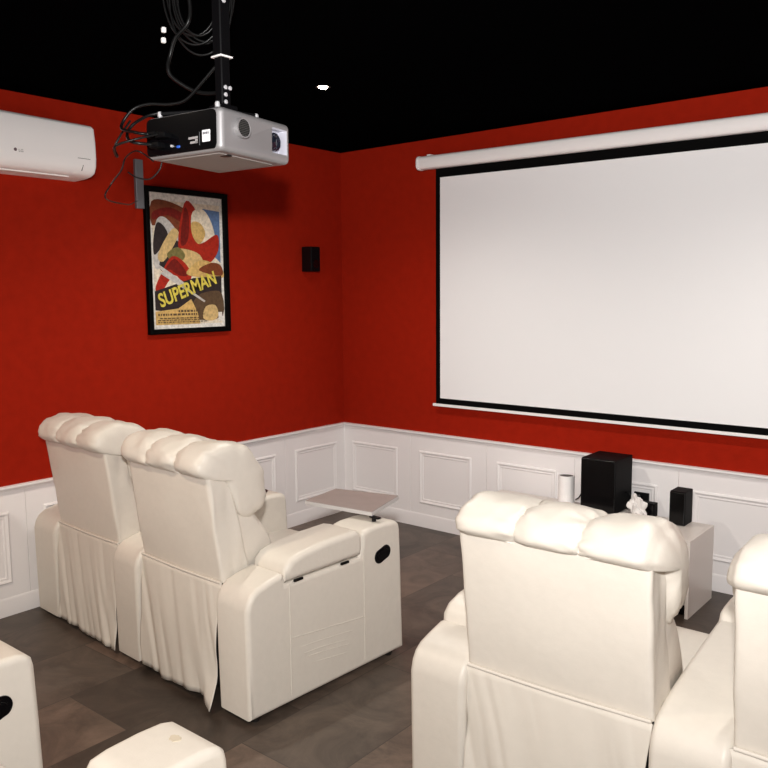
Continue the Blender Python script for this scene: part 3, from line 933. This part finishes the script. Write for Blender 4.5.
cable('hanging_cable', [(0.024, -1.692, 2.12), (0.62, -2.12, 2.03), (1.25, -2.57, 1.94), (1.781, -2.992, 1.884), (1.789, -2.980, 1.925), (1.819, -2.962, 1.966), (1.845, -2.962, 2.00), pl(-0.275, -0.050, -0.100), pl(-0.262, -0.004, -0.124)], 0.0022,
      'thin wire stretching from projector to the grey strip on the wall')
cable('hanging_cable', [(1.826, -2.944, 1.962), (1.85, -2.927, 1.945), (1.878, -2.904, 1.942), (1.899, -2.885, 1.968), (1.905, -2.88, 1.992)], 0.0022,
      'thin wire sagging below the left end of the projector')
cable('hanging_cable', [(1.960, -2.830, CEIL), (1.973, -2.812, 2.443), (1.968, -2.818, 2.385), (1.925, -2.83, 2.35), (1.9, -2.833, 2.306), (1.898, -2.841, 2.268), (1.909, -2.830, 2.238), (1.96, -2.79, 2.20), (2.03, -2.765, 2.19), (2.074, -2.79, 2.20)],
      0.0060, 'thick black cable hanging in an S curve left of the pole')
coil = MB()
rnd = random.Random(5)
for k in range(7):
    ph = rnd.uniform(-0.02, 0.02); rr = 0.135 + rnd.uniform(-0.035, 0.02); dz = rnd.uniform(-0.02, 0.02)
    pts = []
    for q in range(17):
        a = PI * q / 16
        dirx = Vector((0.78, 0.62, 0))
        c_ = Vector((1.955, -2.765, 2.475 + dz))
        pts.append(c_ + dirx * (-math.cos(a) * rr * 0.62 + ph) + Vector((0, 0, -math.sin(a) * rr * 1.0)) + Vector((0.62, -0.78, 0)) * (k - 3) * 0.005)
    pts = [Vector((pts[0].x, pts[0].y, CEIL))] + pts + [Vector((pts[-1].x, pts[-1].y, CEIL))]
    t = MB().tube(pts, 0.0034, 6, 2); coil.add(t.v, t.f)
co = empty('cable_coil', (1.955, -2.765, CEIL))
tag(co, 'coiled bundle of black cables hanging from the ceiling left of the projector pole', 'cable', 'projector cables')
at(co, coil.build('loops', M['cable'], wn=False, angle=80))
for (x, y, z) in ((1.880, -2.838, 2.380), (1.880, -2.840, 2.350)):
    at(co, MB().box(x - 0.006, x + 0.006, y - 0.006, y + 0.006, z - 0.008, z + 0.008, 0.003, 2).build('connector', M['white']))

# ------------------------------------------------------------------ low cabinet and the things on it
CX0, CX1, CY0, CY1, CZ = 1.42, 2.69, -0.485, -0.125, 0.392
cb = tag(empty('media_cabinet', ((CX0 + CX1) / 2, (CY0 + CY1) / 2, 0)), 'low pale media cabinet against the wainscot below the projection screen', 'cabinet')
def cbp(mb, name, material, parent=None): return at(cb, mb.build(name, material))
cbp(MB().box(CX0 + 0.018, CX1 - 0.018, CY0, CY1, CZ - 0.018, CZ - 0.0005, 0.0015, 1), 'top_panel', M['cab'])
for xx in (CX0, CX1 - 0.018):
    cbp(MB().box(xx, xx + 0.018, CY0, CY1, 0.0, CZ, 0.0015, 1), 'side_panel', M['cab'])
cbp(MB().box(CX0 + 0.018, CX1 - 0.018, CY0 + 0.02, CY1, 0.06, 0.078, 0.001, 1), 'bottom_panel', M['cab'])
cbp(MB().box(CX0 + 0.018, CX1 - 0.018, CY0 + 0.05, CY0 + 0.065, 0.0, 0.06), 'plinth', M['matte_black'])
cbp(MB().box(CX0 + 0.018, CX1 - 0.018, CY1 - 0.008, CY1, 0.06, CZ - 0.018), 'back_panel', M['cab'])
for k in range(2):
    w_ = (CX1 - CX0 - 0.040) / 2
    xx = CX0 + 0.020 + k * w_
    d_ = MB().box(xx + 0.001, xx + w_ - 0.001, CY0 + 0.002, CY0 + 0.018, 0.08, CZ - 0.020, 0.0015, 1)
    cbp(d_, 'door', M['cab'])

sw = tag(empty('subwoofer', (2.125, -0.19, CZ)), 'large black box subwoofer standing on the media cabinet', 'subwoofer')
at(sw, MB().box(2.024, 2.222, -0.292, -0.068, CZ + 0.012, 0.697, 0.004, 2).build('cabinet', M['matte_black']))
at(sw, MB().box(2.026, 2.220, -0.304, -0.292, CZ + 0.014, 0.694, 0.005, 3).build('front_baffle', M['gloss_black']))
for (x, y) in ((2.04, -0.27), (2.205, -0.27), (2.04, -0.09), (2.205, -0.09)):
    at(sw, MB().lathe([(0.010, CZ), (0.012, CZ + 0.014)], 12, Matrix.Translation((x, y, 0))).build('foot', M['foot']))

st = tag(empty('satellite_speaker', (2.537, -0.19, CZ)), 'small upright black satellite speaker on the right end of the media cabinet', 'speaker')
at(st, MB().box(2.497, 2.578, -0.243, -0.130, CZ, 0.570, 0.004, 2).build('cabinet', M['matte_black']))
at(st, MB().box(2.499, 2.576, -0.252, -0.243, CZ + 0.004, 0.567, 0.004, 2).build('grille', M['gloss_black']))

cn = tag(empty('cylinder_canister', (1.889, -0.20, CZ)), 'white upright cylinder with a dark top left of the black subwoofer', 'canister')
Tc = Matrix.Translation((1.889, -0.20, 0))
at(cn, MB().lathe([(0.043, CZ), (0.0455, CZ + 0.004), (0.0455, 0.556), (0.044, 0.559), (0.040, 0.559), (0.039, 0.554)], 36, Tc, cap=False).build('body', M['white']))
at(cn, MB().lathe([(0.0, 0.5555), (0.0395, 0.5555), (0.0395, 0.552)], 32, Tc, cap=False).build('top_disc', M['darkgrey']))

bmc = bmesh.new(); bmesh.ops.create_icosphere(bmc, subdivisions=4, radius=1.0)
for v in bmc.verts:
    p = v.co.copy()
    k = 1 + 0.55 * noise.noise(p * 1.9 + Vector((3, 1, 9))) + 0.34 * abs(noise.noise(p * 3.4 + Vector((1, 7, 2)))) - 0.1
    v.co = Vector((p.x * 0.043 * k, p.y * 0.032 * k, max(-0.058, p.z * 0.060 * k - 0.55 * p.x * 0.036)))
bmc.transform(Matrix.Translation((2.322, -0.235, CZ + 0.0585)))
mm = MB(); mm.from_bm(bmc)
tag(mm.build('crumpled_bag', M['tissue'], angle=30, wn=False), 'crumpled white plastic bag on the cabinet right of the subwoofer', 'bag')
bx = tag(empty('media_box', (2.375, -0.2, CZ)), 'small black electronic box behind the crumpled bag on the cabinet', 'device')
at(bx, MB().box(2.290, 2.396, -0.185, -0.135, CZ + 0.002, 0.468, 0.003, 2).build('body', M['matte_black']))
at(bx, MB().box(2.295, 2.391, -0.1875, -0.185, CZ + 0.008, 0.462, 0.001, 1).build('front_panel', M['gloss_black']))
so = tag(empty('wall_socket', (2.28, -0.006, 0.46)), 'black wall socket plate on the white panelling right of the subwoofer', 'socket')
at(so, MB().box(2.215, 2.300, -0.020, -0.006, 0.412, 0.478, 0.003, 2).build('plate', M['black']))
at(so, MB().box(2.235, 2.268, -0.032, -0.020, 0.430, 0.462, 0.003, 2).build('plug', M['matte_black']))
o = MB().tube([(2.22, -0.15, 0.50), (2.245, -0.16, 0.497), (2.262, -0.15, 0.470), (2.275, -0.12, 0.478), (2.27, -0.08, 0.475), (2.255, -0.04, 0.447)], 0.005, 8, 6).build('power_cord', M['cable'], wn=False)
tag(o, 'black power cord from the subwoofer to the black wall socket', 'cable')
o = MB().tube([(2.028, -0.15, 0.478), (1.99, -0.14, 0.472), (1.955, -0.13, 0.455), (1.93, -0.12, 0.42), (1.90, -0.10, 0.398)], 0.004, 8, 6).build('speaker_wire', M['cable'], wn=False)
tag(o, 'black wire between the white cylinder and the subwoofer', 'cable')

# thin black rod standing in the left loveseat's centre cup holder
p = in_seat(A, (0.832, 0.760, 0.0))
q = in_seat(A, (0.790, 0.725, 0.0))
o = MB().tube([(p.x, p.y, 0.6215), (p.x - 0.004, p.y, 0.66), (p.x - 0.006, p.y - 0.004, 0.70)], 0.0045, 8, 4).build('thin_rod', M['black'], wn=False)
tag(o, "thin upright black stick in the cup holder of the left loveseat", 'stick')

# ------------------------------------------------------------------ lights
def spot(name, loc, aim, watts, col, size, blend, radius):
    l = bpy.data.lights.new(name, 'SPOT'); l.energy = watts; l.color = col; l.spot_size = math.radians(size); l.spot_blend = blend; l.shadow_soft_size = radius
    o = bpy.data.objects.new(name, l); COL.objects.link(o); o.location = loc
    o.rotation_euler = (Vector(aim) - Vector(loc)).to_track_quat('-Z', 'Y').to_euler()
    return o
E = dict(flash=318.0, screen_fill=160.0, front_l=76.0, front_r=68.0, mid_l=98.0, mid_r=6.0, back=88.0)
spot('camera_flash', (3.97, -4.37, 1.885), (1.3, 0.0, 1.7), E['flash'], (1.0, 0.98, 0.96), 160, 1.0, 0.045)
spot('screen_fill_spot', (3.97, -4.37, 1.885), (2.2, 0.0, 2.6), E['screen_fill'], (1.0, 0.98, 0.96), 90, 1.0, 0.045)  # extra spot added at the flash position to brighten the upper screen
for x, y, k in ((1.192, -1.429, 'front_l'), (3.45, -1.429, 'front_r'), (1.192, -3.9, 'mid_l'), (3.45, -3.9, 'mid_r'), (1.192, -6.4, 'mid_l'), (3.45, -6.4, 'mid_r')):
    spot('downlight_lamp', (x, y, CEIL - 0.02), (x, y, 0), E[k], (1.0, 0.94, 0.86) if 'front' in k else (1.0, 0.84, 0.66), 150, 0.8, 0.035)

# unseen soft fill added behind the camera, inside the closed back wall
def area(name, loc, aim, watts, col, sx, sy):
    l = bpy.data.lights.new(name, 'AREA'); l.energy = watts; l.color = col; l.shape = 'RECTANGLE'; l.size = sx; l.size_y = sy
    o = bpy.data.objects.new(name, l); COL.objects.link(o); o.location = loc
    o.rotation_euler = (Vector(aim) - Vector(loc)).to_track_quat('-Z', 'Y').to_euler()
    return o
area('rear_fill', (3.4, -7.9, 1.3), (2.4, 0.0, 1.3), E['back'], (1.0, 0.98, 0.95), 2.4, 2.2)

w = bpy.data.worlds.new('World'); SC.world = w; w.use_nodes = True
w.node_tree.nodes['Background'].inputs[0].default_value = (0.02, 0.02, 0.02, 1)

# ------------------------------------------------------------------ camera
cam = bpy.data.cameras.new('Camera'); co_ = bpy.data.objects.new('Camera', cam); COL.objects.link(co_)
F = 810.176
cam.sensor_fit = 'HORIZONTAL'; cam.sensor_width = 36.0; cam.lens = 36.0 * F / 768.0
cam.clip_start = 0.02
pitch, yaw, roll = 0.111722821, -0.687795807, -0.00821867119
fw = Vector((math.sin(yaw) * math.cos(pitch), math.cos(yaw) * math.cos(pitch), -math.sin(pitch)))
r = Vector((math.cos(yaw), -math.sin(yaw), 0)); u = r.cross(fw)
r2 = r * math.cos(roll) + u * math.sin(roll); u2 = -r * math.sin(roll) + u * math.cos(roll)
mw = Matrix((r2, u2, -fw)).transposed().to_4x4()
mw.translation = Vector((3.96683149, -4.3631181, 1.6))
co_.matrix_world = mw
SC.camera = co_

vs_ = SC.view_settings
vs_.view_transform = 'Standard'; vs_.look = 'None'; vs_.gamma = 1.0; vs_.use_curve_mapping = False
vs_.exposure = 0.0
